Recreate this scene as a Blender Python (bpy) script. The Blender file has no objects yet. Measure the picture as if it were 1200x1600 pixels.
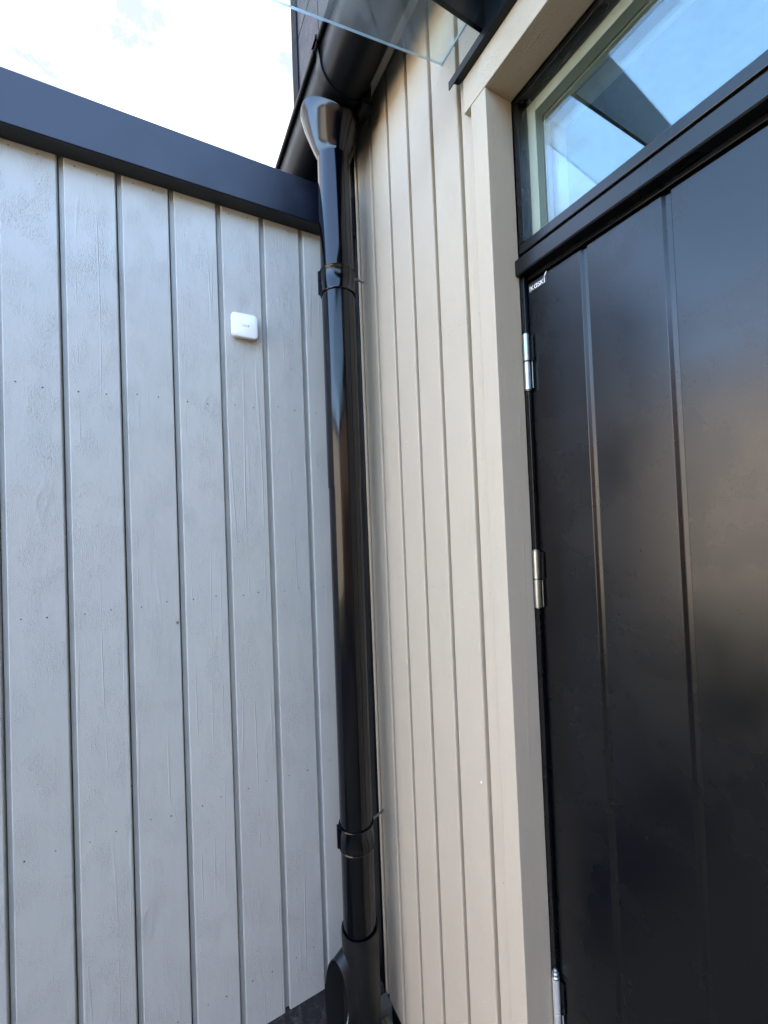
import bpy, bmesh, math, random
from mathutils import Vector, Matrix

random.seed(7)
C = bpy.context.scene.collection
S = bpy.context.scene
R = math.radians

# ------------------------------------------------------------------ camera
cam_d = bpy.data.cameras.new('camera')
cam = bpy.data.objects.new('camera', cam_d); C.objects.link(cam)
cam_d.sensor_fit = 'HORIZONTAL'; cam_d.sensor_width = 36.0
cam_d.lens = 36.0 * 644.377 / 1200.0
cam_d.clip_start = 0.02; cam_d.clip_end = 400
rx, ry, rz = -0.0202518, 0.4967035, 0.0393718
cx, sx, cy, sy, cz, sz = math.cos(rx), math.sin(rx), math.cos(ry), math.sin(ry), math.cos(rz), math.sin(rz)
MX = Matrix(((1, 0, 0), (0, cx, -sx), (0, sx, cx)))
MZ = Matrix(((cz, -sz, 0), (sz, cz, 0), (0, 0, 1)))
MY = Matrix(((cy, 0, sy), (0, 1, 0), (-sy, 0, cy)))
Mc = MZ @ MX @ MY
ax = [Vector((r[0], -r[2], r[1])) for r in Mc]
m4 = Matrix(((ax[0][0], ax[1][0], ax[2][0], 0), (ax[0][1], ax[1][1], ax[2][1], 0), (ax[0][2], ax[1][2], ax[2][2], 0), (0, 0, 0, 1)))
cam.matrix_world = m4
S.camera = cam

# ------------------------------------------------------------------ light
SUN_AZ, SUN_EL = R(66), R(46)          # azimuth from +Y towards +X
w = bpy.data.worlds.new('World'); S.world = w; w.use_nodes = True
nt = w.node_tree; nt.nodes.clear()
def N(t, typ, **kw):
    n = t.nodes.new(typ)
    for k, v in kw.items(): setattr(n, k, v)
    return n
out = N(nt, 'ShaderNodeOutputWorld'); bg = N(nt, 'ShaderNodeBackground'); bg.inputs['Strength'].default_value = 0.15
sky = N(nt, 'ShaderNodeTexSky'); sky.sky_type = 'NISHITA'; sky.sun_disc = False
sky.sun_elevation = SUN_EL; sky.sun_rotation = SUN_AZ; sky.air_density = 1.0; sky.dust_density = .9; sky.ozone_density = 1.0
tc = N(nt, 'ShaderNodeTexCoord')
sep = N(nt, 'ShaderNodeSeparateXYZ'); nt.links.new(tc.outputs['Generated'], sep.inputs[0])
# project the view direction onto a cloud layer
zc = N(nt, 'ShaderNodeMath', operation='MAXIMUM'); nt.links.new(sep.outputs['Z'], zc.inputs[0]); zc.inputs[1].default_value = 0.08
dv = N(nt, 'ShaderNodeVectorMath', operation='SCALE'); iv = N(nt, 'ShaderNodeMath', operation='DIVIDE'); iv.inputs[0].default_value = 1.0
nt.links.new(zc.outputs[0], iv.inputs[1]); nt.links.new(tc.outputs['Generated'], dv.inputs[0]); nt.links.new(iv.outputs[0], dv.inputs['Scale'])
cn = N(nt, 'ShaderNodeTexNoise'); cn.inputs['Scale'].default_value = 1.15; cn.inputs['Detail'].default_value = 7; cn.inputs['Roughness'].default_value = .6
off = N(nt, 'ShaderNodeVectorMath', operation='ADD'); off.inputs[1].default_value = (3.1, 7.4, 0.0)
nt.links.new(dv.outputs[0], off.inputs[0]); nt.links.new(off.outputs[0], cn.inputs['Vector'])
# cloud bank lies towards the sun side (+Y), clearing behind the camera
bias = N(nt, 'ShaderNodeMath', operation='MULTIPLY_ADD'); nt.links.new(sep.outputs['Y'], bias.inputs[0]); bias.inputs[1].default_value = 1.2; nt.links.new(cn.outputs['Fac'], bias.inputs[2])
cr = N(nt, 'ShaderNodeMapRange'); cr.inputs['From Min'].default_value = 1.02; cr.inputs['From Max'].default_value = 1.16
nt.links.new(bias.outputs[0], cr.inputs['Value'])
mix = N(nt, 'ShaderNodeMixRGB'); nt.links.new(cr.outputs[0], mix.inputs['Fac']); nt.links.new(sky.outputs[0], mix.inputs['Color1'])
cs_ = N(nt, 'ShaderNodeTexNoise'); cs_.inputs['Scale'].default_value = 4.2; cs_.inputs['Detail'].default_value = 6; cs_.inputs['Roughness'].default_value = .62; cs_.inputs['Distortion'].default_value = .3
nt.links.new(off.outputs[0], cs_.inputs['Vector'])
csr = N(nt, 'ShaderNodeMapRange'); csr.inputs['From Min'].default_value = .46; csr.inputs['From Max'].default_value = .625; nt.links.new(cs_.outputs['Fac'], csr.inputs['Value'])
cmx = N(nt, 'ShaderNodeMixRGB'); nt.links.new(csr.outputs[0], cmx.inputs['Fac'])      # sunlit cloud / grey-blue shaded cloud base
cmx.inputs['Color1'].default_value = (1.0, 1.0, 1.03, 1); cmx.inputs['Color2'].default_value = (.37, .42, .47, 1)
nt.links.new(cmx.outputs[0], mix.inputs['Color2'])
nt.links.new(mix.outputs[0], bg.inputs['Color']); nt.links.new(bg.outputs[0], out.inputs[0])

sd = bpy.data.lights.new('sun', 'SUN'); sd.energy = 2.3; sd.angle = R(.53); sd.color = (1, .94, .85)
sun = bpy.data.objects.new('sun', sd); C.objects.link(sun)
sdir = Vector((math.sin(SUN_AZ) * math.cos(SUN_EL), math.cos(SUN_AZ) * math.cos(SUN_EL), math.sin(SUN_EL)))
sun.rotation_euler = sdir.to_track_quat('Z', 'Y').to_euler(); sun.location = sdir * 30
S.view_settings.view_transform = 'Standard'; S.view_settings.look = 'None'
S.view_settings.gamma = 1; S.view_settings.use_curve_mapping = False
S.view_settings.exposure = 3.95
S.cycles.max_bounces = 10; S.cycles.transparent_max_bounces = 16
S.cycles.caustics_reflective = False; S.cycles.caustics_refractive = False

# ------------------------------------------------------------------ materials
MATS = {}
def base_mat(name):
    m = bpy.data.materials.new(name); m.use_nodes = True; MATS[name] = m
    return m, m.node_tree, m.node_tree.nodes['Principled BSDF']
def L(t, a, b): t.links.new(a, b)
def objvec(t, scale=(1, 1, 1), rnd=True):
    tc = N(t, 'ShaderNodeTexCoord'); mp = N(t, 'ShaderNodeMapping'); mp.inputs['Scale'].default_value = scale
    if rnd:
        oi = N(t, 'ShaderNodeObjectInfo'); mu = N(t, 'ShaderNodeVectorMath', operation='MULTIPLY_ADD')
        cmb = N(t, 'ShaderNodeCombineXYZ')
        for i in range(3): L(t, oi.outputs['Random'], cmb.inputs[i])
        L(t, cmb.outputs[0], mu.inputs[0]); mu.inputs[1].default_value = (37.3, 91.7, 53.9); L(t, tc.outputs['Object'], mu.inputs[2])
        L(t, mu.outputs[0], mp.inputs['Vector'])
    else: L(t, tc.outputs['Object'], mp.inputs['Vector'])
    return mp.outputs[0]
def noise(t, vec, scale, detail=4, rough=.55, dist=0):
    n = N(t, 'ShaderNodeTexNoise'); n.inputs['Scale'].default_value = scale; n.inputs['Detail'].default_value = detail
    n.inputs['Roughness'].default_value = rough; n.inputs['Distortion'].default_value = dist; L(t, vec, n.inputs['Vector']); return n.outputs['Fac']
def ramp(t, v, a, b, lo=0., hi=1.):
    r = N(t, 'ShaderNodeMapRange'); r.inputs['From Min'].default_value = a; r.inputs['From Max'].default_value = b
    r.inputs['To Min'].default_value = lo; r.inputs['To Max'].default_value = hi; L(t, v, r.inputs['Value']); return r.outputs[0]
def mth(t, op, a, b):
    n = N(t, 'ShaderNodeMath', operation=op)
    for i, v in enumerate((a, b)):
        if isinstance(v, (int, float)): n.inputs[i].default_value = v
        else: L(t, v, n.inputs[i])
    return n.outputs[0]
def bump(t, bs, h, strength, dist):
    b = N(t, 'ShaderNodeBump'); b.inputs['Strength'].default_value = strength; b.inputs['Distance'].default_value = dist
    L(t, h, b.inputs['Height']); L(t, b.outputs[0], bs.inputs['Normal']); return b
def colmix(t, bs, fac, c1, c2):
    m = N(t, 'ShaderNodeMixRGB'); m.inputs['Color1'].default_value = (*c1, 1); m.inputs['Color2'].default_value = (*c2, 1)
    L(t, fac, m.inputs['Fac']); L(t, m.outputs[0], bs.inputs['Base Color']); return m.outputs[0]

def painted_wood(name, col, depth=1.0, grain=(0, 0, 1), rough=.5, speck=.25, tex=1.0):
    """brush-painted sawn timber: raised fibre grain along one axis, pimples, a few knots"""
    m, t, b = base_mat(name)
    g = [9.0 if a else 1.0 for a in grain]
    sc = tuple(.11 if a else 1.0 for a in grain); sk = tuple(.7 if a else 1.0 for a in grain); kn = tuple(.5 if a else 1.0 for a in grain)
    fib = noise(t, objvec(t, sc), 260, 5, .6, .4)                       # fibre
    ring = N(t, 'ShaderNodeTexWave'); ring.wave_type = 'BANDS'; ring.bands_direction = 'X' if not grain[0] else 'Z'
    pim = noise(t, objvec(t, sk), 520, 3, .6)                           # paint pimples
    pimm = ramp(t, pim, .52, .72)
    patch = ramp(t, noise(t, objvec(t, sk), 16, 3, .55), .42, .62)      # where the fibre shows
    vor = N(t, 'ShaderNodeTexVoronoi'); vor.inputs['Scale'].default_value = 5.5; vor.inputs['Randomness'].default_value = 1
    wv = N(t, 'ShaderNodeTexNoise'); wv.inputs['Scale'].default_value = 14
    kv = objvec(t, kn); L(t, kv, wv.inputs['Vector'])
    vm = N(t, 'ShaderNodeVectorMath', operation='MULTIPLY_ADD'); L(t, wv.outputs['Color'], vm.inputs[0]); vm.inputs[1].default_value = (.06,) * 3; L(t, kv, vm.inputs[2])
    L(t, vm.outputs[0], vor.inputs['Vector'])
    knot = ramp(t, vor.outputs['Distance'], .07, .17, 1, 0)
    krim = mth(t, 'MULTIPLY', ramp(t, vor.outputs['Distance'], .05, .09), ramp(t, vor.outputs['Distance'], .09, .14, 1, 0))
    t.nodes.remove(ring)
    rg0 = tuple(.25 if a else 1.0 for a in grain)
    h = mth(t, 'ADD', mth(t, 'MULTIPLY', mth(t, 'MULTIPLY', fib, patch), .55), mth(t, 'MULTIPLY', mth(t, 'MULTIPLY', pimm, patch), .55 * tex))
    h = mth(t, 'ADD', h, mth(t, 'MULTIPLY', pim, .25))
    h = mth(t, 'ADD', h, mth(t, 'MULTIPLY', krim, .4))
    h = mth(t, 'ADD', h, mth(t, 'MULTIPLY', noise(t, objvec(t, rg0), 26, 2, .45), .8 * tex))
    rg = tuple(.022 if a else 1.0 for a in grain)
    rd = mth(t, 'ABSOLUTE', mth(t, 'SUBTRACT', noise(t, objvec(t, rg), 15, 2, .4, .2), .5), 0)
    h = mth(t, 'ADD', h, mth(t, 'MULTIPLY', mth(t, 'MULTIPLY', ramp(t, rd, 0, .012, 1, 0), ramp(t, noise(t, objvec(t, sk), 6, 2), .5, .62)), .5 * tex))
    bump(t, b, h, .95, .0016 * depth)
    tone = mth(t, 'ADD', mth(t, 'MULTIPLY', noise(t, objvec(t, sk), 7, 5, .65), .7), mth(t, 'MULTIPLY', fib, .3))
    f = ramp(t, tone, .3, .72)
    c2 = tuple(c * 1.02 for c in col); c1 = tuple(c * .975 for c in col)
    mc = colmix(t, b, f, c1, c2)
    # sparse dark pinholes and pale chips where the paint did not cover
    sp = N(t, 'ShaderNodeTexVoronoi'); sp.inputs['Scale'].default_value = 34; L(t, objvec(t, kn), sp.inputs['Vector'])
    spr = N(t, 'ShaderNodeSeparateColor'); L(t, sp.outputs['Color'], spr.inputs[0])
    on = mth(t, 'GREATER_THAN', spr.outputs[0], .93)
    dot = mth(t, 'MULTIPLY', ramp(t, sp.outputs['Distance'], .03, .07, 1, 0), on)
    m2 = N(t, 'ShaderNodeMixRGB'); L(t, mth(t, 'MULTIPLY', dot, speck * 2), m2.inputs['Fac']); L(t, mc, m2.inputs['Color1']); m2.inputs['Color2'].default_value = (*[c * .35 for c in col], 1)
    m3 = N(t, 'ShaderNodeMixRGB'); L(t, mth(t, 'MULTIPLY', knot, .16), m3.inputs['Fac']); L(t, m2.outputs[0], m3.inputs['Color1']); m3.inputs['Color2'].default_value = (*[c * .55 for c in col], 1)
    oi = N(t, 'ShaderNodeObjectInfo'); hv = N(t, 'ShaderNodeHueSaturation'); L(t, ramp(t, oi.outputs['Random'], 0, 1, .955, 1.045), hv.inputs['Value'])
    L(t, m3.outputs[0], hv.inputs['Color']); L(t, hv.outputs[0], b.inputs['Base Color'])
    b.inputs['Roughness'].default_value = rough
    L(t, ramp(t, noise(t, objvec(t, sk), 30, 3), .3, .7, rough - .03, rough + .05), b.inputs['Roughness'])
    return m
def coated_metal(name, col, rough=.28, wob=.4, dust=.12, coat=0.0, ior=1.5):
    m, t, b = base_mat(name)
    v = objvec(t)
    d = ramp(t, noise(t, v, 14, 6, .7), .5, .85, 0, dust)
    fine = mth(t, 'MULTIPLY', ramp(t, noise(t, v, 420, 2, .5), .60, .75), ramp(t, noise(t, v, 30, 3), .5, .7, 0, dust * 1.6))
    colmix(t, b, mth(t, 'ADD', d, fine), col, (.16, .165, .17))
    L(t, ramp(t, noise(t, v, 9, 4), .3, .7, rough - .05, rough + .08), b.inputs['Roughness'])
    h = mth(t, 'ADD', mth(t, 'MULTIPLY', noise(t, v, 5, 2, .5), 6.0), mth(t, 'MULTIPLY', noise(t, v, 700, 2, .5), .02))
    bump(t, b, h, wob, .0008)
    b.inputs['IOR'].default_value = ior; b.inputs['Coat Weight'].default_value = coat; b.inputs['Coat Roughness'].default_value = .12
    return m
grey_paint = painted_wood('grey_paint', (.425, .425, .382), 1.0)
beige_paint = painted_wood('beige_paint', (.505, .424, .308), .75, speck=.12, tex=.45)
beige_h = painted_wood('beige_paint_lintel', (.505, .424, .308), .9, grain=(0, 1, 0), speck=.12, tex=.6)
fascia_paint = painted_wood('fascia_paint', (.30, .285, .26), .6, grain=(0, 1, 0))
black_metal = coated_metal('black_metal', (.003, .003, .0035), .30, wob=.05, dust=.006, ior=1.35)
pipe_metal = coated_metal('pipe_metal', (.0007, .0009, .002), .11, wob=.05, dust=.006, ior=1.42)
gutter_metal = coated_metal('gutter_metal', (.004, .004, .0045), .36, wob=.06, dust=.012, ior=1.26)
cap_metal = coated_metal('cap_metal', (.0025, .004, .011), .33, wob=.10, dust=.003, ior=1.45)
door_paint = coated_metal('door_paint', (.0006, .0008, .0018), .25, wob=.0, dust=.0, ior=1.5)
frame_paint = coated_metal('frame_paint', (.0012, .0014, .002), .27, wob=.0, dust=.004, ior=1.5)

def plain(name, col, rough=.5, metal=0.0, bs=0.0, bscale=200, var=.1):
    m, t, b = base_mat(name)
    v = objvec(t)
    colmix(t, b, ramp(t, noise(t, v, bscale * .2, 4), .3, .7), [c * (1 - var) for c in col], [min(1, c * (1 + var)) for c in col])
    b.inputs['Roughness'].default_value = rough; b.inputs['Metallic'].default_value = metal
    if bs: bump(t, b, noise(t, v, bscale, 4), bs, .001)
    return m
zinc = plain('zinc', (.40, .42, .39), .36, 1.0, .15, 300)
white_plastic = plain('white_plastic', (.80, .80, .80), .35, var=.02)
logo_grey = plain('logo_grey', (.36, .36, .36), .5)
white_print = plain('white_print', (.8, .8, .8), .5, var=.02)
badge_dark = plain('badge_dark', (.02, .02, .022), .4)
sash_paint = plain('sash_paint', (.60, .61, .565), .45, bs=.1, bscale=160, var=.05)
gasket = plain('gasket', (.008, .008, .008), .7)
room_wall = plain('room_wall', (.22, .22, .17), .8, bs=.1)
nail_dark = plain('nail_dark', (.05, .055, .06), .6)
chip_pale = plain('chip_pale', (.72, .66, .58), .8, bs=.5, bscale=900)
foundation = None
m, t, b = base_mat('foundation'); v = objvec(t)
d = mth(t, 'MULTIPLY', ramp(t, noise(t, v, 38, 8, .75), .50, .66), ramp(t, noise(t, v, 9, 4, .6), .38, .58))
colmix(t, b, d, (.018, .02, .024), (.17, .155, .135)); b.inputs['Roughness'].default_value = .75
bump(t, b, mth(t, 'ADD', noise(t, v, 120, 6, .7), mth(t, 'MULTIPLY', d, 1.0)), .9, .004); foundation = m
tan_wood = None
m, t, b = base_mat('tan_wood'); v = objvec(t, (1, .08, 1))
gr = noise(t, v, 160, 6, .7, .8)
colmix(t, b, ramp(t, gr, .35, .68), (.07, .055, .03), (.30, .245, .15)); b.inputs['Roughness'].default_value = .8
bump(t, b, gr, .7, .002); tan_wood = m
m, t, b = base_mat('gravel'); v = objvec(t)
vv = N(t, 'ShaderNodeTexVoronoi'); vv.inputs['Scale'].default_value = 45; L(t, v, vv.inputs['Vector'])
colmix(t, b, ramp(t, noise(t, v, 20, 8, .8), .3, .7), (.02, .02, .02), (.08, .078, .075)); b.inputs['Roughness'].default_value = .9
bump(t, b, vv.outputs['Distance'], 1, .012); gravel = m
m, t, b = base_mat('ground_soil'); v = objvec(t, rnd=False)
colmix(t, b, ramp(t, noise(t, v, .35, 8, .7), .35, .65), (.022, .04, .014), (.05, .05, .03)); b.inputs['Roughness'].default_value = .95
bump(t, b, noise(t, v, 12, 8, .8), 1, .05); soil = m
m, t, b = base_mat('warm_cladding'); v = objvec(t, (1, 1, .15), rnd=False)
colmix(t, b, ramp(t, noise(t, v, 8, 6, .65), .3, .7), (.56, .475, .39), (.66, .57, .47)); b.inputs['Roughness'].default_value = .75
warm = m

def glass_mat(name, tint=(1, 1, 1), dirt=.0, rough=0.0, f0=.042):
    m = bpy.data.materials.new(name); m.use_nodes = True; t = m.node_tree; t.nodes.clear()
    o = N(t, 'ShaderNodeOutputMaterial'); tr = N(t, 'ShaderNodeBsdfTransparent'); tr.inputs[0].default_value = (*tint, 1)
    gl = N(t, 'ShaderNodeBsdfGlossy'); gl.inputs['Color'].default_value = (.86, .94, 1, 1); gl.inputs['Roughness'].default_value = rough
    fr = N(t, 'ShaderNodeLayerWeight'); fr.inputs['Blend'].default_value = .5
    f5 = mth(t, 'ADD', mth(t, 'MULTIPLY', mth(t, 'POWER', fr.outputs['Facing'], 5.0), .92 - f0), f0)
    mx = N(t, 'ShaderNodeMixShader'); L(t, f5, mx.inputs[0]); L(t, tr.outputs[0], mx.inputs[1]); L(t, gl.outputs[0], mx.inputs[2])
    last = mx
    if dirt:
        df = N(t, 'ShaderNodeBsdfDiffuse'); df.inputs[0].default_value = (.55, .55, .53, 1)
        tl = N(t, 'ShaderNodeBsdfTranslucent'); tl.inputs[0].default_value = (.6, .6, .58, 1)
        ad = N(t, 'ShaderNodeMixShader'); L(t, df.outputs[0], ad.inputs[1]); L(t, tl.outputs[0], ad.inputs[2])
        v = objvec(t, rnd=False)
        a = ramp(t, noise(t, v, 11, 6, .7, 1.5), .42, .75, dirt * .25, dirt)
        s = N(t, 'ShaderNodeTexVoronoi'); s.inputs['Scale'].default_value = 75; L(t, v, s.inputs['Vector'])
        sc = N(t, 'ShaderNodeSeparateColor'); L(t, s.outputs['Color'], sc.inputs[0])
        sp = mth(t, 'MULTIPLY', ramp(t, s.outputs['Distance'], .05, .14, 1, 0), mth(t, 'GREATER_THAN', sc.outputs[0], .9))
        fac = mth(t, 'MINIMUM', mth(t, 'ADD', a, mth(t, 'MULTIPLY', sp, dirt * 4)), .8)
        m2 = N(t, 'ShaderNodeMixShader'); L(t, fac, m2.inputs[0]); L(t, mx.outputs[0], m2.inputs[1]); L(t, ad.outputs[0], m2.inputs[2]); last = m2
    L(t, last.outputs[0], o.inputs[0]); return m
pane_glass = glass_mat('pane_glass', (.93, .97, .94), .015, f0=.085)
canopy_glass = glass_mat('canopy_glass', (.93, .96, .94), .10)
m, t, b = base_mat('glass_edge'); b.inputs['Base Color'].default_value = (.72, .84, .80, 1); b.inputs['Roughness'].default_value = .15
b.inputs['Transmission Weight'].default_value = .35; b.inputs['Subsurface Weight'].default_value = 0; glass_edge = m

# ------------------------------------------------------------------ helpers
def tag(o, label=None, cat=None, group=None, kind=None):
    if label: o['label'] = label
    if cat: o['category'] = cat
    if group: o['group'] = group
    if kind: o['kind'] = kind
    return o
def empty(name, loc, label=None, cat=None, group=None, parent=None):
    o = bpy.data.objects.new(name, None); C.objects.link(o); o.location = loc; o.empty_display_size = .05
    if parent: o.parent = parent
    return tag(o, label, cat, group)
def obj(name, bm, mats, parent=None, smooth=False, loc=None, bev=0, seg=2):
    """links a bmesh (built in world coordinates) as one object whose origin is loc"""
    me = bpy.data.meshes.new(name)
    bmesh.ops.recalc_face_normals(bm, faces=bm.faces)
    if loc is not None: bmesh.ops.translate(bm, verts=bm.verts, vec=-Vector(loc))
    bm.to_mesh(me); bm.free()
    for mm in (mats if isinstance(mats, (list, tuple)) else [mats]): me.materials.append(mm)
    o = bpy.data.objects.new(name, me); C.objects.link(o)
    if loc is not None: o.location = loc
    if parent:
        o.parent = parent
        p = parent; inv = Vector((0, 0, 0))
        while p: inv = inv + p.location; p = p.parent
        o.location = o.location - inv
    if smooth:
        for p in me.polygons: p.use_smooth = True
        me.set_sharp_from_angle(angle=R(38))
    if bev:
        md = o.modifiers.new('bevel', 'BEVEL'); md.width = bev; md.segments = seg; md.limit_method = 'ANGLE'; md.angle_limit = R(40)
        md.harden_normals = True
        for p in me.polygons: p.use_smooth = True
        me.set_sharp_from_angle(angle=R(22))
    return o
def box(bm, x0, x1, y0, y1, z0, z1, mi=0):
    v = [bm.verts.new(p) for p in ((x0, y0, z0), (x1, y0, z0), (x1, y1, z0), (x0, y1, z0), (x0, y0, z1), (x1, y0, z1), (x1, y1, z1), (x0, y1, z1))]
    for f in ((0, 1, 2, 3), (4, 5, 6, 7), (0, 1, 5, 4), (1, 2, 6, 5), (2, 3, 7, 6), (3, 0, 4, 7)):
        bm.faces.new([v[i] for i in f]).material_index = mi
    return v
def B(*a, **k):
    bm = bmesh.new(); box(bm, *a); return bm
def loft(bm, rings, close=True, cap=(True, True), mi=0):
    rv = [[bm.verts.new(p) for p in r] for r in rings]; n = len(rv[0])
    for a, b2 in zip(rv, rv[1:]):
        for i in range(n if close else n - 1):
            bm.faces.new((a[i], a[(i + 1) % n], b2[(i + 1) % n], b2[i])).material_index = mi
    if close and cap[0]: bm.faces.new(rv[0]).material_index = mi
    if close and cap[1]: bm.faces.new(list(reversed(rv[-1]))).material_index = mi
    return rv
def circ(c, r, n=40, axis='Z', r2=None):
    r2 = r2 or r; o = []
    for i in range(n):
        a = 2 * math.pi * i / n; u, v_ = r * math.cos(a), r2 * math.sin(a)
        o.append({'Z': (c[0] + u, c[1] + v_, c[2]), 'X': (c[0], c[1] + u, c[2] + v_), 'Y': (c[0] + u, c[1], c[2] + v_)}[axis])
    return o
def prism(bm, prof, axis, a0, a1, mi=0):
    """extrude a 2D profile: axis Y -> (x,z) profile, axis Z -> (x,y), axis X -> (y,z)"""
    def P(p, a): return {'Y': (p[0], a, p[1]), 'Z': (p[0], p[1], a), 'X': (a, p[0], p[1])}[axis]
    loft(bm, [[P(p, a0) for p in prof], [P(p, a1) for p in prof]], mi=mi)

# ================================================================== ground
GZ = -1.60
bm = bmesh.new(); n = 24; rings = []
vs = {}
for i in range(-n, n + 1):
    for j in range(-n, n + 1):
        s = lambda k: math.copysign(abs(k / n) ** 2.4, k) * 120
        vs[i, j] = bm.verts.new((s(i), s(j), GZ - .02))
for i in range(-n, n):
    for j in range(-n, n): bm.faces.new((vs[i, j], vs[i + 1, j], vs[i + 1, j + 1], vs[i, j + 1]))
tag(obj('ground', bm, soil), kind='structure', label='open yard ground of grass and bare soil')
tag(obj('gravel_strip', B(-3.2, .612, -2.6, 1.262, GZ - .016, GZ), gravel), kind='structure', label='dark gravel strip at the foot of both walls')

# ================================================================== grey outbuilding
YW = 1.26; XW = .59
gb = empty('grey_outbuilding', (-.4, YW, GZ), 'low outbuilding clad in vertical grey painted boards under a flat black metal roof edge', 'building')
P_L = .1236; G_L = .0125
def board_profile(p, g, r=.0028, d=.0125, th=.021, sl=.0018):
    return [(sl, th + .004), (sl, d + .0005), (sl + .0006, d), (g - .0006, d), (g, .0045), (g + .0006, .0022), (g + .0016, .0007), (g + r + .0004, 0),
            (p - r - .0004, 0), (p - .0018, .0007), (p - .0008, .0022), (p - .0005, .0045), (p - .0005, th), (p - .004, th + .004)]
ZB, ZT = -1.4375, .985
def board_mesh(name, p, g, z0, z1, mat, mapper, **kw):
    bm = bmesh.new(); prof = board_profile(p, g, **kw)
    loft(bm, [[mapper(x, d, 0) for x, d in prof], [mapper(x, d, z1 - z0) for x, d in prof]])
    bmesh.ops.recalc_face_normals(bm, faces=bm.faces)
    me = bpy.data.meshes.new(name); bm.to_mesh(me); bm.free(); me.materials.append(mat)
    return me
def link(name, me, parent, loc):
    o = bpy.data.objects.new(name, me); C.objects.link(o); o.parent = parent; o.location = Vector(loc) - parent.location; return o
me_l = board_mesh('board', P_L, G_L, ZB, ZT, grey_paint, lambda x, d, z: (x, d, z))
X0 = .4118
gboards = []
for k in range(-13, 2):
    x = X0 + k * P_L
    gboards.append((x, link('board', me_l, gb, (x, YW, ZB))))
# narrow last strip against the house corner
bm = B(X0 + 2 * P_L - .10, X0 + 2 * P_L - .09, YW, YW + .02, ZB, ZT); bm.free()
XL = X0 - 13 * P_L
obj('core_wall', B(XL + .005, .70, YW + .0265, 4.2, -1.44, .98), plain('sheathing', (.03, .03, .03), .9), gb)
obj('foundation', B(XL + .002, .589, YW + .003, 4.19, GZ - .05, -1.4405), foundation, gb)
# cap flashing with folded lower lip
bm = bmesh.new()
prism(bm, [(1.208, .944), (1.208, 1.071), (1.2115, 1.0745), (1.42, 1.066), (1.42, 1.05), (1.30, .985), (1.259, .985), (1.259, .9425), (1.2095, .9425)], 'X', XL - .03, .5885)
obj('cap_flashing', bm, cap_metal, gb, loc=(0, YW, 1.0), bev=.0015)
obj('cap_dark_sheet', B(XL, .588, 1.2112, 1.2585, .9412, .9424), gasket, gb)  # thin matte black sheet, added to darken the underside of the cap
obj('roof', B(XL - .028, 1.6, 1.4205, 4.3, .98, 1.045), plain('roof_felt', (.03, .03, .032), .8), gb)
# nails: two per board and row, dimple shade painted as tiny dark discs
bm = bmesh.new()
def dent(bm, c, r, nrm):
    nrm = Vector(nrm); q = nrm.to_track_quat('Z', 'Y').to_matrix()
    ring = [[Vector(c) + q @ Vector((rr * math.cos(a * math.pi / 4), rr * math.sin(a * math.pi / 4), h)) for a in range(8)] for rr, h in ((r, .0002), (r * .8, .0007), (r * .35, .0005))]
    loft(bm, ring)
rr = random.Random(3)
for x, _ in gboards:
    for z in (.928, .357, -.201, -.757, -1.30):
        for o_ in (.037, .088):
            dent(bm, (x + o_ + rr.uniform(-.005, .005), YW, z + rr.uniform(-.006, .006)), rr.uniform(.0014, .0022), (0, -1, 0))
nl = obj('nail_heads', bm, nail_dark, gb); tag(nl, kind='stuff', label='small dark discs painted as shaded nail dents in rows across the grey boards')
# chips and a star-shaped crack in the paint
bm = bmesh.new()
for k in range(5):
    a = k * math.pi / 5 + .3; l = .0075 if k % 2 else .0055; dx, dz = math.cos(a) * l, math.sin(a) * l; px, pz = -math.sin(a) * .0006, math.cos(a) * .0006
    c = (.033, -.255)
    f = [(c[0] - dx, c[1] - dz), (c[0] + px, c[1] + pz), (c[0] + dx, c[1] + dz), (c[0] - px, c[1] - pz)]
    y = YW - .0004 - k * .00012
    loft(bm, [[(x, y, z) for x, z in f], [(x, YW + .001, z) for x, z in f]])
tag(obj('star_crack', bm, nail_dark, gb), label='small star-shaped dark crack in a grey board')
def chips(name, pts, nrm, mat, parent, sz=.003):
    r_ = random.Random(5)
    for p in pts:
        bm = bmesh.new()
        for v_ in bmesh.ops.create_icosphere(bm, subdivisions=1, radius=sz * p[3])['verts']:
            v_.co += Vector([r_.uniform(-.3, .3) * sz * p[3] for _ in range(3)])
            v_.co = Vector([v_.co[i] * (.45 if abs(nrm[i]) else 1) + p[i] for i in range(3)])
        obj(name, bm, mat, parent)
chips('paint_chip', [(.307, YW + .001, -.364, 1), (.365, YW + .001, -.402, .6), (-.2085, YW + .005, -.009, 1.2)], (0, 1, 0), plain('chip_grey', (.5, .52, .53), .6), gb)
chips('bark_speck', [(-.083, YW + .004, -.656, 1.0), (.006, YW + .006, 1.03 - .1, .6)], (0, 1, 0), nail_dark, gb)

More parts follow.
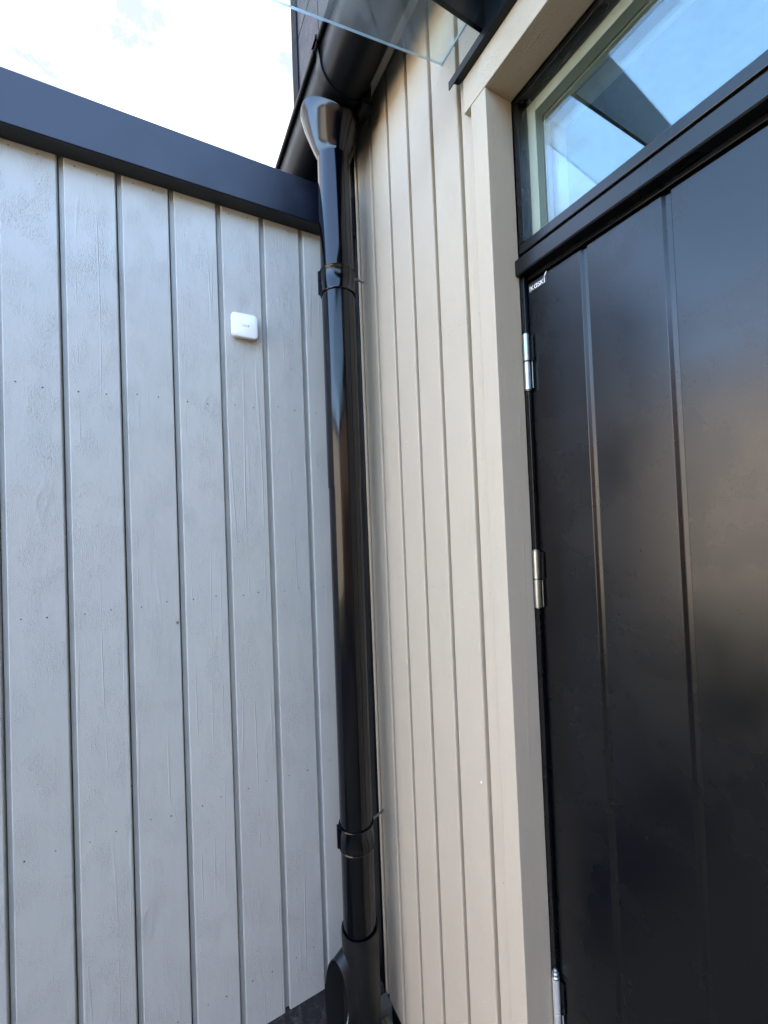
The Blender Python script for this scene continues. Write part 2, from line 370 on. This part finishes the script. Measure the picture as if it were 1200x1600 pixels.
# white sensor box
sb = empty('sensor_box', (.2315, YW, .588), 'small square white plastic sensor box mounted on a grey wall board', 'sensor')
def rrect(cx_, cz_, w_, h_, r_, y, n=6, bulge=.0):
    o = []
    for qx, qz, a0 in ((1, 1, 0), (-1, 1, 90), (-1, -1, 180), (1, -1, 270)):
        for i in range(n + 1):
            a = R(a0 + 90 * i / n); o.append((cx_ + qx * (w_ / 2 - r_) + r_ * math.cos(a), y, cz_ + qz * (h_ / 2 - r_) + r_ * math.sin(a)))
    for i, p in enumerate(o):
        dx, dz = (p[0] - cx_) / (w_ / 2), (p[2] - cz_) / (h_ / 2)
        o[i] = (p[0] + bulge * (1 - dz * dz) * dx, y, p[2] + bulge * (1 - dx * dx) * dz)
    return o
bm = bmesh.new()
c = (.2315, .588)
loft(bm, [rrect(*c, .064, .061, .006, YW - .0005), rrect(*c, .066, .063, .006, YW - .006)])
obj('back_plate', bm, white_plastic, sb, smooth=True)
bm = bmesh.new()
loft(bm, [rrect(*c, .070, .067, .008, YW - .0062, bulge=.0012), rrect(*c, .0735, .0695, .010, YW - .0085, bulge=.0015), rrect(*c, .0735, .0695, .010, YW - .019, bulge=.0015),
          rrect(*c, .0715, .0675, .009, YW - .0215, bulge=.0015), rrect(*c, .066, .062, .008, YW - .0228, bulge=.001)])
obj('cover', bm, white_plastic, sb, smooth=True)
bm = bmesh.new()
yy = YW - .0231
for (x0, x1, z0, z1) in ((-.010, -.0075, .0015, .0032), (-.006, -.001, -.0005, .0010), (0, .004, -.0012, .0010), (.005, .009, -.0010, .0005), (.0095, .0120, -.003, .002), (-.011, .012, -.0042, -.0034)):
    box(bm, c[0] + x0, c[0] + x1, yy, yy + .0004, c[1] + z0, c[1] + z1)
obj('emblem', bm, logo_grey, sb)

# ================================================================== beige house
hs = empty('beige_house', (XW + .3, .3, GZ), 'house wall clad in vertical beige painted boards beside the black front door', 'house')
P_R = .1017; G_R = .0108
ZRB, ZRT = -1.492, 1.34
me_r = board_mesh('siding_board', P_R, G_R, ZRB, ZRT, beige_paint, lambda x, d, z: (d, -x, z), d=.0165, sl=.0032)
me_r0 = board_mesh('siding_board_narrow', .0200, .0060, ZRB, ZRT, beige_paint, lambda x, d, z: (d, -x, z), d=.0165, sl=.0032)
link('siding_board', me_r0, hs, (XW, 1.2105, ZRB))
me_r5 = board_mesh('siding_board_last', .0940, G_R, ZRB, ZRT, beige_paint, lambda x, d, z: (d, -x, z), d=.0165, sl=.0032)
link('siding_board', me_r5, hs, (XW, .6815, ZRB))
for k in range(-1, 4):
    y = .6815 + (4 - k) * P_R
    if y > 1.2: continue
    link('siding_board', me_r, hs, (XW, y, ZRB))
me_hi = board_mesh('siding_board_high', P_R, G_R, .93, ZRT, beige_paint, lambda x, d, z: (d, -x, z), d=.0165, sl=.0032)
y = .6815 - P_R
while y > -.42:
    link('siding_board', me_hi, hs, (XW, y, .93)); y -= P_R
while y > -2.2:
    link('siding_board', me_r, hs, (XW, y, ZRB)); y -= P_R
# dark corner strip where the two walls meet
bm = bmesh.new(); prism(bm, [(.5885, 1.2582), (.5885, 1.2150), (.5925, 1.2110), (.607, 1.2110), (.607, 1.2582)], 'Z', ZRB, 1.33)
cs = obj('corner_strip', bm, gutter_metal, hs, loc=(XW, 1.22, 0)); tag(cs, label='narrow dark strip in the inner corner')
core = plain('core', (.03, .03, .03), .9)
YD0 = -.36                                             # far (near-camera) side of the opening
obj('core_wall', B(.6165, .655, .6005, 1.2583, -1.50, 1.33), core, hs)
obj('core_wall', B(.6165, .80, -2.4, YD0 - .022, -1.50, 1.33), core, hs)
obj('core_wall', B(.6165, .76, YD0 - .021, .6, .862, 1.33), core, hs)
obj('plinth', B(.6035, .80, -2.4, 1.258, GZ - .05, -1.501), gasket, hs)
# door casing
YJ = .5812; ZS = .8355
bm = bmesh.new(); box(bm, .5750, .6452, YJ, .6235, -1.497, ZS - .0005)
obj('door_casing', bm, beige_paint, hs, loc=(.6, .6, -.3), bev=.0018)
bm = bmesh.new(); box(bm, .5745, .6452, -.40, .6440, ZS, .906)
obj('lintel_board', bm, beige_h, hs, loc=(.6, .3, .87), bev=.0018)
bm = bmesh.new(); box(bm, .5750, .6452, -.40, YD0, -1.497, ZS - .0005)
obj('door_casing', bm, beige_paint, hs, loc=(.6, -.4, -.3), bev=.0018)
bm = bmesh.new()
for (y_, z_, s_) in ((.545, .80, 1),): pass
# resin drops and filled holes under the lintel
chips('resin_drop', [(.612, .527, ZS + .0005, 1.1), (.600, .478, ZS + .0005, .8), (.640, .505, ZS, .7), (.641, .47, ZS, .7), (.639, .43, ZS, .8), (.636, .45, ZS, .5)], (0, 0, 1), beige_paint, hs, .0028)
# drip flashing
bm = bmesh.new(); prism(bm, [(.5895, .938), (.5895, .932), (.568, .926), (.563, .922), (.5625, .907), (.5605, .907), (.5605, .924), (.566, .931)], 'Y', -.46, .672)
obj('drip_flashing', bm, black_metal, hs, loc=(.58, .3, .92))
bm = bmesh.new(); prism(bm, [(.5625, .9068), (.5895, .9068), (.5895, .915), (.5625, .915)], 'Y', -.45, .645)
obj('drip_packer', bm, gasket, hs)
# fascia and roof
bm = bmesh.new(); box(bm, .5535, .5738, -2.4, 4.8, 1.240, 1.40); obj('fascia_board', bm, fascia_paint, hs, loc=(.56, 1, 1.3), bev=.001)
bm = bmesh.new(); prism(bm, [(.50, 1.39), (.50, 1.402), (1.3, 1.72), (1.3, 1.60), (.58, 1.33), (.58, 1.39)], 'Y', -2.5, 4.85); obj('roof', bm, black_metal, hs)
obj('core_wall', B(.592, .80, 1.43, 4.8, 1.05, 1.33), core, hs)
# upper storey in dark panels
pan = coated_metal('upper_panel', (.02, .022, .034), .30, wob=.05, dust=.0, ior=1.12)
trim_metal = coated_metal('trim_metal', (.006, .006, .007), .6, dust=.01, ior=1.15)
XU = 1.2
ys = [3.50, 2.99, 2.2, 1.2, .2, -.8, -2.4]
for a, b2 in zip(ys, ys[1:]):
    for z0, z1 in ((1.55, 4.37), (4.385, 6.0)):
        obj('cladding_panel', B(XU, XU + .02, b2 + .006, a - .006, z0, z1), pan, hs, bev=.002)
obj('corner_trim', B(XU - .012, XU + .10, 3.50, 3.645, 1.55, 6.03), trim_metal, hs, bev=.004)
obj('upper_core', B(XU + .0205, 5.5, -2.4, 3.63, 1.2, 5.99), core, hs)
# paint chips on the beige boards
chips('bare_spot', [(XW - .0005, .891, 1.121, 1.2), (XW - .0003, .699, -.569, 1.4), (XW, .946, .211, .8), (XW, .94, .197, .7), (XW, 1.02, .45, .7), (XW, .86, -.76, .5), (XW, .80, -.95, .5), (XW, .72, -1.05, .5)], (1, 0, 0), chip_pale, hs, .0022)
bm = bmesh.new(); rr = random.Random(9)
yb = .6815
for k in range(5):
    for z in (1.0, .42, -.16, -.74, -1.3):
        for o_ in (.03, .075):
            dent(bm, (XW, yb + k * P_R - G_R - o_ * .9 + rr.uniform(-.003, .003), z + rr.uniform(-.01, .01)), .0011, (-1, 0, 0))
tag(obj('nail_heads', bm, plain('nail_beige', (.30, .27, .23), .5), hs), kind='stuff', label='small painted nail heads in the beige boards')
# room behind the transom window
bm = bmesh.new(); box(bm, .80, 3.6, -1.6, 1.1, -1.45, .99)
for f in list(bm.faces):
    if abs(f.calc_center_median().x - .80) < 1e-4: bm.faces.remove(f)
obj('room', bm, room_wall, hs)
obj('room_front_wall', B(.7605, .80, .66, 1.11, -1.45, .98), room_wall, hs)
obj('room_front_wall', B(.7605, .80, -1.6, -.45, -1.45, .98), room_wall, hs)
obj('room_front_wall', B(.7605, .80, -.449, .659, .88, .98), room_wall, hs)
obj('room_front_wall', B(.7605, .80, -.449, .659, -1.45, .50), room_wall, hs)

# ------------------------------------------------ door frame and transom window
fr = empty('door_frame', (.66, .1, -1.5), None, None, parent=None); fr.parent = hs; fr.location = Vector((.66, .1, -1.5)) - hs.location
def sub(name, bm, mat, par, **k):
    return obj(name, bm, mat, par, **k)
# stile: jamb, narrow face left of the leaf
sub('stile', B(.6455, .76, .5715, .600, -1.49, .4735), frame_paint, fr, bev=.001)
sub('stile', B(.6455, .76, YD0 - .02, YD0 + .012, -1.49, .4735), frame_paint, fr, bev=.001)
sub('head', B(.6555, .76, YD0 + .0122, .5712, .4655, .4735), frame_paint, fr, bev=.0006)
bm = bmesh.new(); prism(bm, [(.635, .474), (.6330, .477), (.6330, .5045), (.636, .5075), (.76, .5075), (.76, .474)], 'Y', YD0 - .02, .5808)
sub('transom_bar', bm, frame_paint, fr, loc=(.66, .1, .49), bev=.0008)
sub('transom_gasket', B(.652, .76, YD0 - .02, .580, .5077, .5205), gasket, fr)
wn = empty('transom_window', (.66, .1, .52)); wn.parent = hs; wn.location = Vector((.66, .1, .52)) - hs.location
bm = bmesh.new()
prism(bm, [(.648, .5210), (.6465, .5225), (.6465, .5395), (.6485, .5420), (.6730, .5420), (.6730, .5210)], 'Y', YD0 - .02, .5806)
box(bm, .6465, .6730, .5665, .5805, .5423, .8222)
box(bm, .6465, .6730, YD0 - .02, .5806, .8225, .8350)
box(bm, .6465, .6730, YD0 - .02, YD0 + .012, .5423, .8222)
sub('outer_frame', bm, frame_paint, wn, bev=.0015)
bm = bmesh.new()                                       # pale inner sash, stepped
box(bm, .6734, .6945, .5485, .600, .525, .8600); box(bm, .6734, .6945, YD0, .5483, .8010, .8600); box(bm, .6734, .6945, YD0, .5483, .525, .5440)
sub('inner_sash', bm, sash_paint, wn, bev=.001)
bm = bmesh.new()
box(bm, .6946, .6966, .5467, .600, .525, .8600); box(bm, .6946, .6966, YD0, .5465, .7990, .8600)
box(bm, .7122, .7138, .5435, .600, .525, .8600); box(bm, .7122, .7138, YD0, .5433, .7960, .8600)
sub('gasket', bm, gasket, wn)
bm = bmesh.new()
box(bm, .6968, .7120, .5445, .600, .525, .8600); box(bm, .6968, .7120, YD0, .5443, .7972, .8600); box(bm, .6968, .7600, YD0, .5443, .515, .5440)
sub('inner_lining', bm, sash_paint, wn, bev=.001)
bm = bmesh.new()
box(bm, .7140, .7600, .5450, .600, .525, .8600); box(bm, .7140, .7600, YD0, .5448, .7980, .8600)
sub('reveal', bm, sash_paint, wn)
sub('pane', B(.6575, .6615, YD0 + .005, .5740, .530, .8300), pane_glass, wn)
sub('pane', B(.6745, .6785, YD0 + .005, .5484, .5442, .8008), pane_glass, wn)

# ------------------------------------------------ door leaf
dr = empty('front_door', (.655, .5705, -1.48)); dr.parent = hs; dr.location = Vector((.655, .5705, -1.48)) - hs.location
dr['label'] = 'black door with vertical pressed grooves'
bm = bmesh.new(); XD = .655
prof = [(.5700, .0452), (.5700, .0012), (.5690, 0)]
g0 = .4405; y = g0
while y > YD0 + .03:
    prof += [(y + .0140, 0), (y + .0130, .0005), (y + .0090, .0042), (y + .0080, .0048), (y + .0030, .0056), (y + .0012, .0060), (y + .0004, .0050), (y, .0004), (y - .0006, 0)]
    y -= .1325
prof += [(YD0 + .0142, 0), (YD0 + .0132, .0012), (YD0 + .0132, .0452)]
loft(bm, [[(XD + d, yy_, -1.475) for yy_, d in prof], [(XD + d, yy_, .4570) for yy_, d in prof], [(XD + d + (.0012 if d < .01 else 0), yy_, .4590) for yy_, d in prof]])
obj('leaf', bm, door_paint, dr, loc=(XD, 0, 0))
# recessed gap shadows are real: 1.5 mm clearance with a dark weather strip behind
obj('weather_strip', B(.672, .70, YD0 + .0125, .5712, .4592, .4653), gasket, dr)
obj('weather_strip', B(.674, .70, .5702, .5713, -1.47, .459), gasket, dr)
me_h = None
def hinge(z0, z1, zm, mat, ball=False):
    r_ = .0066; cx_, cy_ = .6455, .5730
    hg = None
    bm = bmesh.new()
    for a, b2 in ((z0, zm - .0006), (zm + .0006, z1)):
        loft(bm, [circ((cx_, cy_, z), rad, 24) for z, rad in ((a, r_ - .0012), (a + .0012, r_), (b2 - .0012, r_), (b2, r_ - .0012))])
    loft(bm, [circ((cx_, cy_, z), .0040, 16) for z in (z0 - .001, z1 + .0012)])
    box(bm, .6508, .6535, .5600, .5730, zm + .001, z1 - .004)            # dark plate standing in for the knuckle's reflection in the door, upper
    box(bm, .6490, .6505, .5625, .5640, z0 + .003, zm - .001)            # thin folded edge, lower
    if ball:
        for zz, rad in ((z1 + .004, .0078), (z1 + .010, .0066)):
            q = bmesh.ops.create_uvsphere(bm, u_segments=20, v_segments=12, radius=rad)['verts']
            for v_ in q: v_.co = Vector((v_.co.x + cx_, v_.co.y + cy_ - .001, v_.co.z * .7 + zz))
    mats = list(mat) if isinstance(mat, list) else [mat]
    bm.faces.ensure_lookup_table()
    for f in bm.faces:
        if all(v_.co.x > .6507 and v_.co.x < .6536 and v_.co.y < .5731 for v_ in f.verts): f.material_index = 1
    return obj('hinge', bm, mats + [black_metal], dr, loc=(cx_, cy_, zm), smooth=True)
hinge(.2455, .3575, .3025, zinc); hinge(-.1825, -.0700, -.1270, zinc)
pg = hinge(-1.02, -.893, -.955, [plain('jamb_grey', (.40, .39, .36), .5)])
pg['label'] = 'lowest hinge, overpainted beige'
bm = bmesh.new()
for zz, rad in ((-.889, .0075), (-.882, .0066), (-.876, .004)):
    q = bmesh.ops.create_uvsphere(bm, u_segments=20, v_segments=12, radius=rad)['verts']
    for v_ in q: v_.co = Vector((v_.co.x + .6455, v_.co.y + .5725, v_.co.z * .6 + zz))
obj('hinge_pin', bm, zinc, dr, smooth=True)
# maker's badge, printed lettering
bm = bmesh.new(); box(bm, XD - .0009, XD - .0002, .5235, .5665, .4385, .4545); obj('badge', bm, badge_dark, dr)
def lettering(txt, size, ext, off):
    cu = bpy.data.curves.new('lettering', 'FONT'); cu.body = txt; cu.size = size; cu.extrude = ext; cu.offset = off; cu.space_character = 1.04
    o = bpy.data.objects.new('tmp', cu); C.objects.link(o); bpy.context.view_layer.update()
    me = bpy.data.meshes.new_from_object(o.evaluated_get(bpy.context.evaluated_depsgraph_get())); bpy.data.objects.remove(o); bpy.data.curves.remove(cu)
    return me
bm = bmesh.new(); cur = .5622
for ch, wd in (('K', .0076), ('\u0251', .0072), ('S', .0064), ('K', .0076), ('I', .0017)):
    me = lettering(ch, .0150, .0002, .0002)
    xs = [v_.co.x for v_ in me.vertices]; ys_ = [v_.co.y for v_ in me.vertices]; x0, x1, y0_, y1_ = min(xs), max(xs), min(ys_), max(ys_)
    hh = .0086 if ch != 'I' else .0100
    for v_ in me.vertices:
        v_.co = Vector((XD - .0011 - v_.co.z, cur - (v_.co.x - x0) / (x1 - x0) * wd, .4410 + (v_.co.y - y0_) / (y1_ - y0_) * hh))
    bm.from_mesh(me); bpy.data.meshes.remove(me); cur -= wd + .0008
box(bm, XD - .0013, XD - .0009, .5640, .5648, .4395, .4500)
f_ = [(.5262, .4545), (.5300, .4510), (.5275, .4565), (.5235, .4600), (.5240, .4570)]
loft(bm, [[(XD - .0014, a, z) for a, z in f_], [(XD - .0009, a, z) for a, z in f_]])
obj('badge_lettering', bm, white_print, dr)

# ================================================================== gutter
XG, ZG, RG = .4815, 1.2455, .0695
gu = empty('rain_gutter', (XG, 1.0, ZG), 'black half-round metal rain gutter under the eave of the beige house', 'gutter')
def gprof(r_, top=1.302):
    p = [(XG + r_, 1.325)]
    for i in range(25):
        a = -math.pi * i / 24; p.append((XG + r_ * math.cos(a), ZG + r_ * math.sin(a)))
    p.append((XG - r_, top)); return p
bm = bmesh.new()
outer = gprof(RG); inner = gprof(RG - .0015)
prism(bm, outer + inner[::-1], 'Y', -2.5, 4.85)
obj('trough', bm, gutter_metal, gu, smooth=True, loc=(XG, 1, ZG))
bm = bmesh.new(); loft(bm, [circ((XG - RG - .0045, y_, 1.300), .0088, 20, 'Y') for y_ in (-2.5, 4.85)])
obj('rolled_edge', bm, gutter_metal, gu, smooth=True, loc=(XG, 1, ZG))
def bracket_mesh(y0, y1):
    bm = bmesh.new(); o_ = [];
    pts = gprof(RG + .0006)[1:]; pts2 = gprof(RG + .0050)[1:]
    # hook over the rolled edge
    cxh, czh = XG - RG - .0045, 1.300
    hk = [(cxh + r1 * math.cos(a), czh + r1 * math.sin(a)) for r1 in (.0094,) for a in [math.pi + .3 - k * .35 for k in range(0, 7)]]
    hk2 = [(cxh + .0135 * math.cos(a), czh + .0135 * math.sin(a)) for a in [math.pi + .3 - k * .35 for k in range(0, 7)]]
    prism(bm, pts + hk + hk2[::-1] + pts2[::-1], 'Y', y0, y1)
    box(bm, .528, .5528, y0 - .014, y1 + .010, 1.168, 1.2395)
    # foot block flaring against the fascia
    loft(bm, [[(.5530, y0 - .010, 1.160), (.5530, y1 + .010, 1.160), (.5530, y1 + .010, 1.245), (.5530, y0 - .010, 1.245)],
              [(.5270, y0 + .002, 1.178), (.5270, y1 - .002, 1.178), (.5510 - .012, y1 - .002, 1.235), (.5510 - .012, y0 + .002, 1.235)]])
    return bm
for y_ in (1.012, .25, 1.9, -.5):
    obj('bracket', bracket_mesh(y_, y_ + .030), gutter_metal, gu, smooth=True)

# ================================================================== downpipe
PX0, PY0 = .4780, 1.110      # top
PX1, PY1 = .4700, 1.110      # bottom
dp = empty('downpipe', (PX1, PY1, -1.5), 'glossy black round metal downpipe in the corner between grey and beige walls', 'downpipe')
def pc(z): k = (1.15 - z) / 2.4; return (PX0 + (PX1 - PX0) * k, PY0, z)
bm = bmesh.new()
rings = []
for z, a, b2, dz, sx_ in ((1.1820, .0910, .0870, .044, 0), (1.1800, .0925, .0885, .044, 0), (1.1770, .0920, .0880, .043, 0), (1.155, .0835, .0795, .030, 0), (1.125, .0710, .0680, .014, 0), (1.095, .0580, .0570, .004, 0), (1.076, .0500, .0495, 0, 0), (1.062, .0470, .0470, 0, 0), (1.045, .0468, .0468, 0, 0)):
    c_ = pc(z); ring = []
    for i in range(48):
        t_ = 2 * math.pi * i / 48; ring.append((c_[0] + a * math.cos(t_), c_[1] + b2 * math.sin(t_), z + dz * (math.cos(t_) ** 2 - .5)))
    rings.append(ring)
loft(bm, rings, cap=(False, False)); 
funnel = obj('outlet_funnel', bm, pipe_metal, dp, smooth=True, loc=(PX0, PY0, 1.12))
so = funnel.modifiers.new('thick', 'SOLIDIFY'); so.thickness = .0015; so.offset = -1
bm = bmesh.new(); loft(bm, [circ((pc(1.131)[0] - .0685, PY0 - .028, 1.128), .006, 14, 'X', .0085), circ((pc(1.131)[0] - .0695, PY0 - .0285, 1.128), .005, 14, 'X', .0075)]); bm.free()
def pipe(name, z0, z1, r_, mat=pipe_metal):
    bm = bmesh.new(); nn = max(2, int((z1 - z0) / .25) + 1)
    zs = [z1 - (z1 - z0) * i / nn for i in range(nn + 1)]
    loft(bm, [circ(pc(z), r_, 56) for z in zs], cap=(False, False))
    loft(bm, [circ(pc(z), r_ - .0015, 56) for z in zs], cap=(False, False))
    for z in (z0, z1):
        a = circ(pc(z), r_, 56); b3 = circ(pc(z), r_ - .0015, 56); loft(bm, [a, b3], cap=(False, False))
    bmesh.ops.remove_doubles(bm, verts=bm.verts, dist=1e-6)
    return obj(name, bm, mat, dp, smooth=True, loc=pc((z0 + z1) / 2))
pipe('upper_pipe', .10, 1.085, .0482)
pipe('lower_pipe', -1.22, .30, .0464)
def clamp(z0, z1, r_, pin_z):
    cl = empty('clamp', pc(z0)); cl.parent = dp; cl.location = Vector(pc(z0)) - dp.location
    bm = bmesh.new(); c_ = pc((z0 + z1) / 2)
    rs = [(z0, r_ + .0002), (z0, r_ + .0036), (z0 + .002, r_ + .0044), (z0 + .005, r_ + .0026), (z1 - .005, r_ + .0026), (z1 - .002, r_ + .0044), (z1, r_ + .0036), (z1, r_ + .0002)]
    loft(bm, [circ((c_[0], c_[1], z), q, 56) for z, q in rs], cap=(False, False))
    obj('band', bm, pipe_metal, cl, smooth=True)
    bm = bmesh.new()                                   # closing lug on the grey-wall side
    a = math.radians(162); ux, uy = math.cos(a), math.sin(a)
    for s_ in (-1, 1):
        px, py = c_[0] + ux * r_, c_[1] + uy * r_ + s_ * .0022
        box(bm, px - .0095, px + .003, py - .0011, py + .0011, z0 + .001, z1 - .001)
    obj('lug', bm, black_metal, cl, bev=.0006)
    bm = bmesh.new(); zc_ = pin_z
    q = Vector((c_[0] + r_ * .70, c_[1] + r_ * .66, zc_ - .004)); e = Vector((XW + .004, 1.170, zc_))
    dirv = (e - q).normalized(); mq = dirv.to_track_quat('Z', 'Y').to_matrix()
    def rg(p, rad): return [p + mq @ Vector((rad * math.cos(k * math.pi / 6), rad * math.sin(k * math.pi / 6), 0)) for k in range(12)]
    loft(bm, [rg(q, .0032), rg(e, .0032)])
    obj('wall_pin', bm, zinc, cl, smooth=True)
clamp(.664, .735, .0482, .765)
clamp(-.925, -.858, .0464, -.905)
# shoe: sleeve over the pipe and a wide oval mouth towards the grey wall
bm = bmesh.new()
def rr_(z, r_): return circ(pc(z), r_, 48)
loft(bm, [rr_(-1.150, .0492), rr_(-1.150, .0520), rr_(-1.156, .0525), rr_(-1.30, .0525), rr_(-1.45, .0535), rr_(-1.62, .0535)], cap=(False, False))
body = obj('shoe_body', bm, pipe_metal, dp, smooth=True, loc=pc(-1.3))
shoe_metal = coated_metal('shoe_metal', (.006, .0065, .007), .38, wob=.08, dust=.03, ior=1.4)
body.data.materials[0] = shoe_metal
mouth_c = Vector((.396, 1.110, -1.36)); nn = 56
def oval(c_, hx, hy, hz):
    return [(c_[0] - hx * math.cos(2 * math.pi * i / nn), c_[1] + hy * math.cos(2 * math.pi * i / nn), c_[2] + hz * math.sin(2 * math.pi * i / nn)) for i in range(nn)]
bm = bmesh.new(); mz = -1.360
loft(bm, [oval((.470, 1.112, mz - .02), .0, .030, .205), oval((.446, 1.112, mz - .01), .006, .044, .190), oval((.424, 1.111, mz), .013, .050, .168), oval((.404, 1.110, mz), .0165, .0525, .151),
          oval((.3965, 1.110, mz), .0175, .0530, .1485), oval((.3955, 1.110, mz), .0172, .0520, .1470), oval((.3975, 1.110, mz), .0168, .0508, .1455), oval((.420, 1.111, mz), .012, .046, .150), oval((.450, 1.112, mz - .01), .004, .03, .17)], cap=(False, False))
obj('shoe_mouth', bm, shoe_metal, dp, smooth=True, loc=mouth_c)
# lit inner rim of the mouth, painted as a separate pale strip
bm = bmesh.new(); pts = [Vector((.4105, 1.070, -1.325)), Vector((.408, 1.072, -1.345)), Vector((.404, 1.078, -1.370)), Vector((.398, 1.088, -1.40)), Vector((.390, 1.105, -1.45))]
loft(bm, [[p + Vector((.002 * math.cos(k * math.pi / 4), .0048 * math.cos(k * math.pi / 4), .003 * math.sin(k * math.pi / 4))) for k in range(8)] for p in pts])
st = obj('rim_highlight', bm, plain('rim_lit_green', (.34, .42, .33), .6, bs=.4), smooth=True)
tag(st, 'painted rim highlight, a pale green stem lying in the open mouth of the downpipe shoe', 'sliver')

# ================================================================== glass canopy
cn_ = empty('glass_canopy', (XW, .58, 1.03), 'clear glass canopy pane carried on a black steel arm above the door', 'canopy')
bm = bmesh.new(); YG = .728; GN = -.75
xa, za, xb, zb_ = .588, 1.0315, -.62, .8035
zb_ = za - (xa - xb) * .190
for (y0, y1) in ((GN, YG),):
    pr = [(xa, za), (xb, zb_), (xb, zb_ + .0065), (xa, za + .0065)]
    prism(bm, pr, 'Y', y0, y1)
for f in bm.faces:
    nrm = f.normal
bm.normal_update()
for f in bm.faces: f.material_index = 0 if abs(f.normal.z) > .8 else 1
obj('glass_pane', bm, [canopy_glass, glass_edge], cn_)
for ya in (.575, -.60):
    bm = bmesh.new(); prism(bm, [(.5775, .9395), (.5775, 1.150), (.02, 1.030), (.02, .9395)], 'Y', ya, ya + .008)
    obj('support_arm', bm, black_metal, cn_, bev=.001)
    bm = bmesh.new(); box(bm, .5775, .5893, ya - .047, ya + .0085, .939, 1.20); obj('wall_plate', bm, black_metal, cn_, bev=.001)
    for zz in (.99, 1.16):
        bm = bmesh.new(); loft(bm, [circ((x_, ya - .02, zz), .0075, 6, 'X') for x_ in (.5773, .5725)]); obj('bolt', bm, zinc, cn_)

# ================================================================== deck
dk = empty('timber_deck', (0, 0, -1.53), 'tan timber decking whose outermost plank runs along the beige wall', 'deck')
y1s = 1.150
bm = bmesh.new(); 
for i in range(7):                                     # ribbed top
    x_ = .5255 + i * .0068; box(bm, x_, x_ + .0050, -1.8, y1s, -1.505, -1.500)
box(bm, .5240, .5730, -1.8, y1s - .0005, -1.53, -1.5048)
obj('plank', bm, tan_wood, dk, loc=(.55, 0, -1.5))
bm = B(-.05, .05, -1.8, .95, -.015, .015); me = bpy.data.meshes.new('plank'); bm.to_mesh(me); bm.free(); me.materials.append(tan_wood)
for i in range(16):
    link('plank', me, dk, (.470 - i * .106, 0, -1.515))
bl = obj('edge_block', B(.545, .588, 1.156, 1.195, -1.58, -1.484), plain('weathered_block', (.12, .115, .10), .8, bs=.5, bscale=120), bev=.003)
tag(bl, 'small weathered grey block wedged between downpipe foot and beige wall', 'block')
bl2 = obj('pebble', B(.562, .585, 1.20, 1.235, -1.58, -1.462), plain('pebble_dark', (.05, .05, .05), .8, bs=.5, bscale=120), bev=.008, seg=3)
tag(bl2, 'dark rounded stone tucked into the wall corner behind the downpipe foot', 'stone')

# ================================================================== unseen shed, added to darken the grey wall foot and warm reflections
fn = empty('added_shed', (-2.3, -4.6, GZ), 'unseen brown board clad shed, added across the yard to shade the grey wall and colour reflections', 'shed')
bmb = B(-.07, .07, -.012, .012, 0, 3.75); me = bpy.data.meshes.new('wall_board'); bmb.to_mesh(me); bmb.free(); me.materials.append(plain('brown_stain', (.30, .20, .13), .85, bs=.3, var=.25))
for i in range(60):
    link('wall_board', me, fn, (-7.0 + i * .15, -4.6, GZ))
obj('wall', B(-7.05, 1.9, -8.5, -4.613, GZ, 2.14), core, fn)
bm = bmesh.new(); prism(bm, [(-4.45, 2.16), (-4.45, 2.22), (-8.7, 2.8), (-8.7, 2.74)], 'X', -7.2, 2.0); obj('roof', bm, black_metal, fn)

# ================================================================== neighbour across the yard (seen in reflections)
nb = empty('neighbour_house', (-8.5, 3, GZ), 'warm timber clad house across the yard', 'house')
bm = B(-8.6, -8.48, -.06, .06, 0, 3.5)
me = bpy.data.meshes.new('facade_board'); bmb = B(-.012, .012, -.095, .095, 0, 3.84); bmb.to_mesh(me); bmb.free(); me.materials.append(warm); bm.free()
for i in range(70):
    link('facade_board', me, nb, (-7.2, -4.5 + i * .2, GZ))
obj('house_core', B(-14, -7.213, -4.6, 9.5, GZ, 2.25), plain('neighbour_core', (.3, .22, .15), .9), nb)
bm = bmesh.new(); prism(bm, [(-6.95, 2.26), (-6.95, 2.33), (-10.6, 3.1), (-14.4, 2.33), (-14.4, 2.26)], 'Y', -4.9, 9.8); obj('roof', bm, plain('tile_dark', (.06, .05, .05), .8), nb)
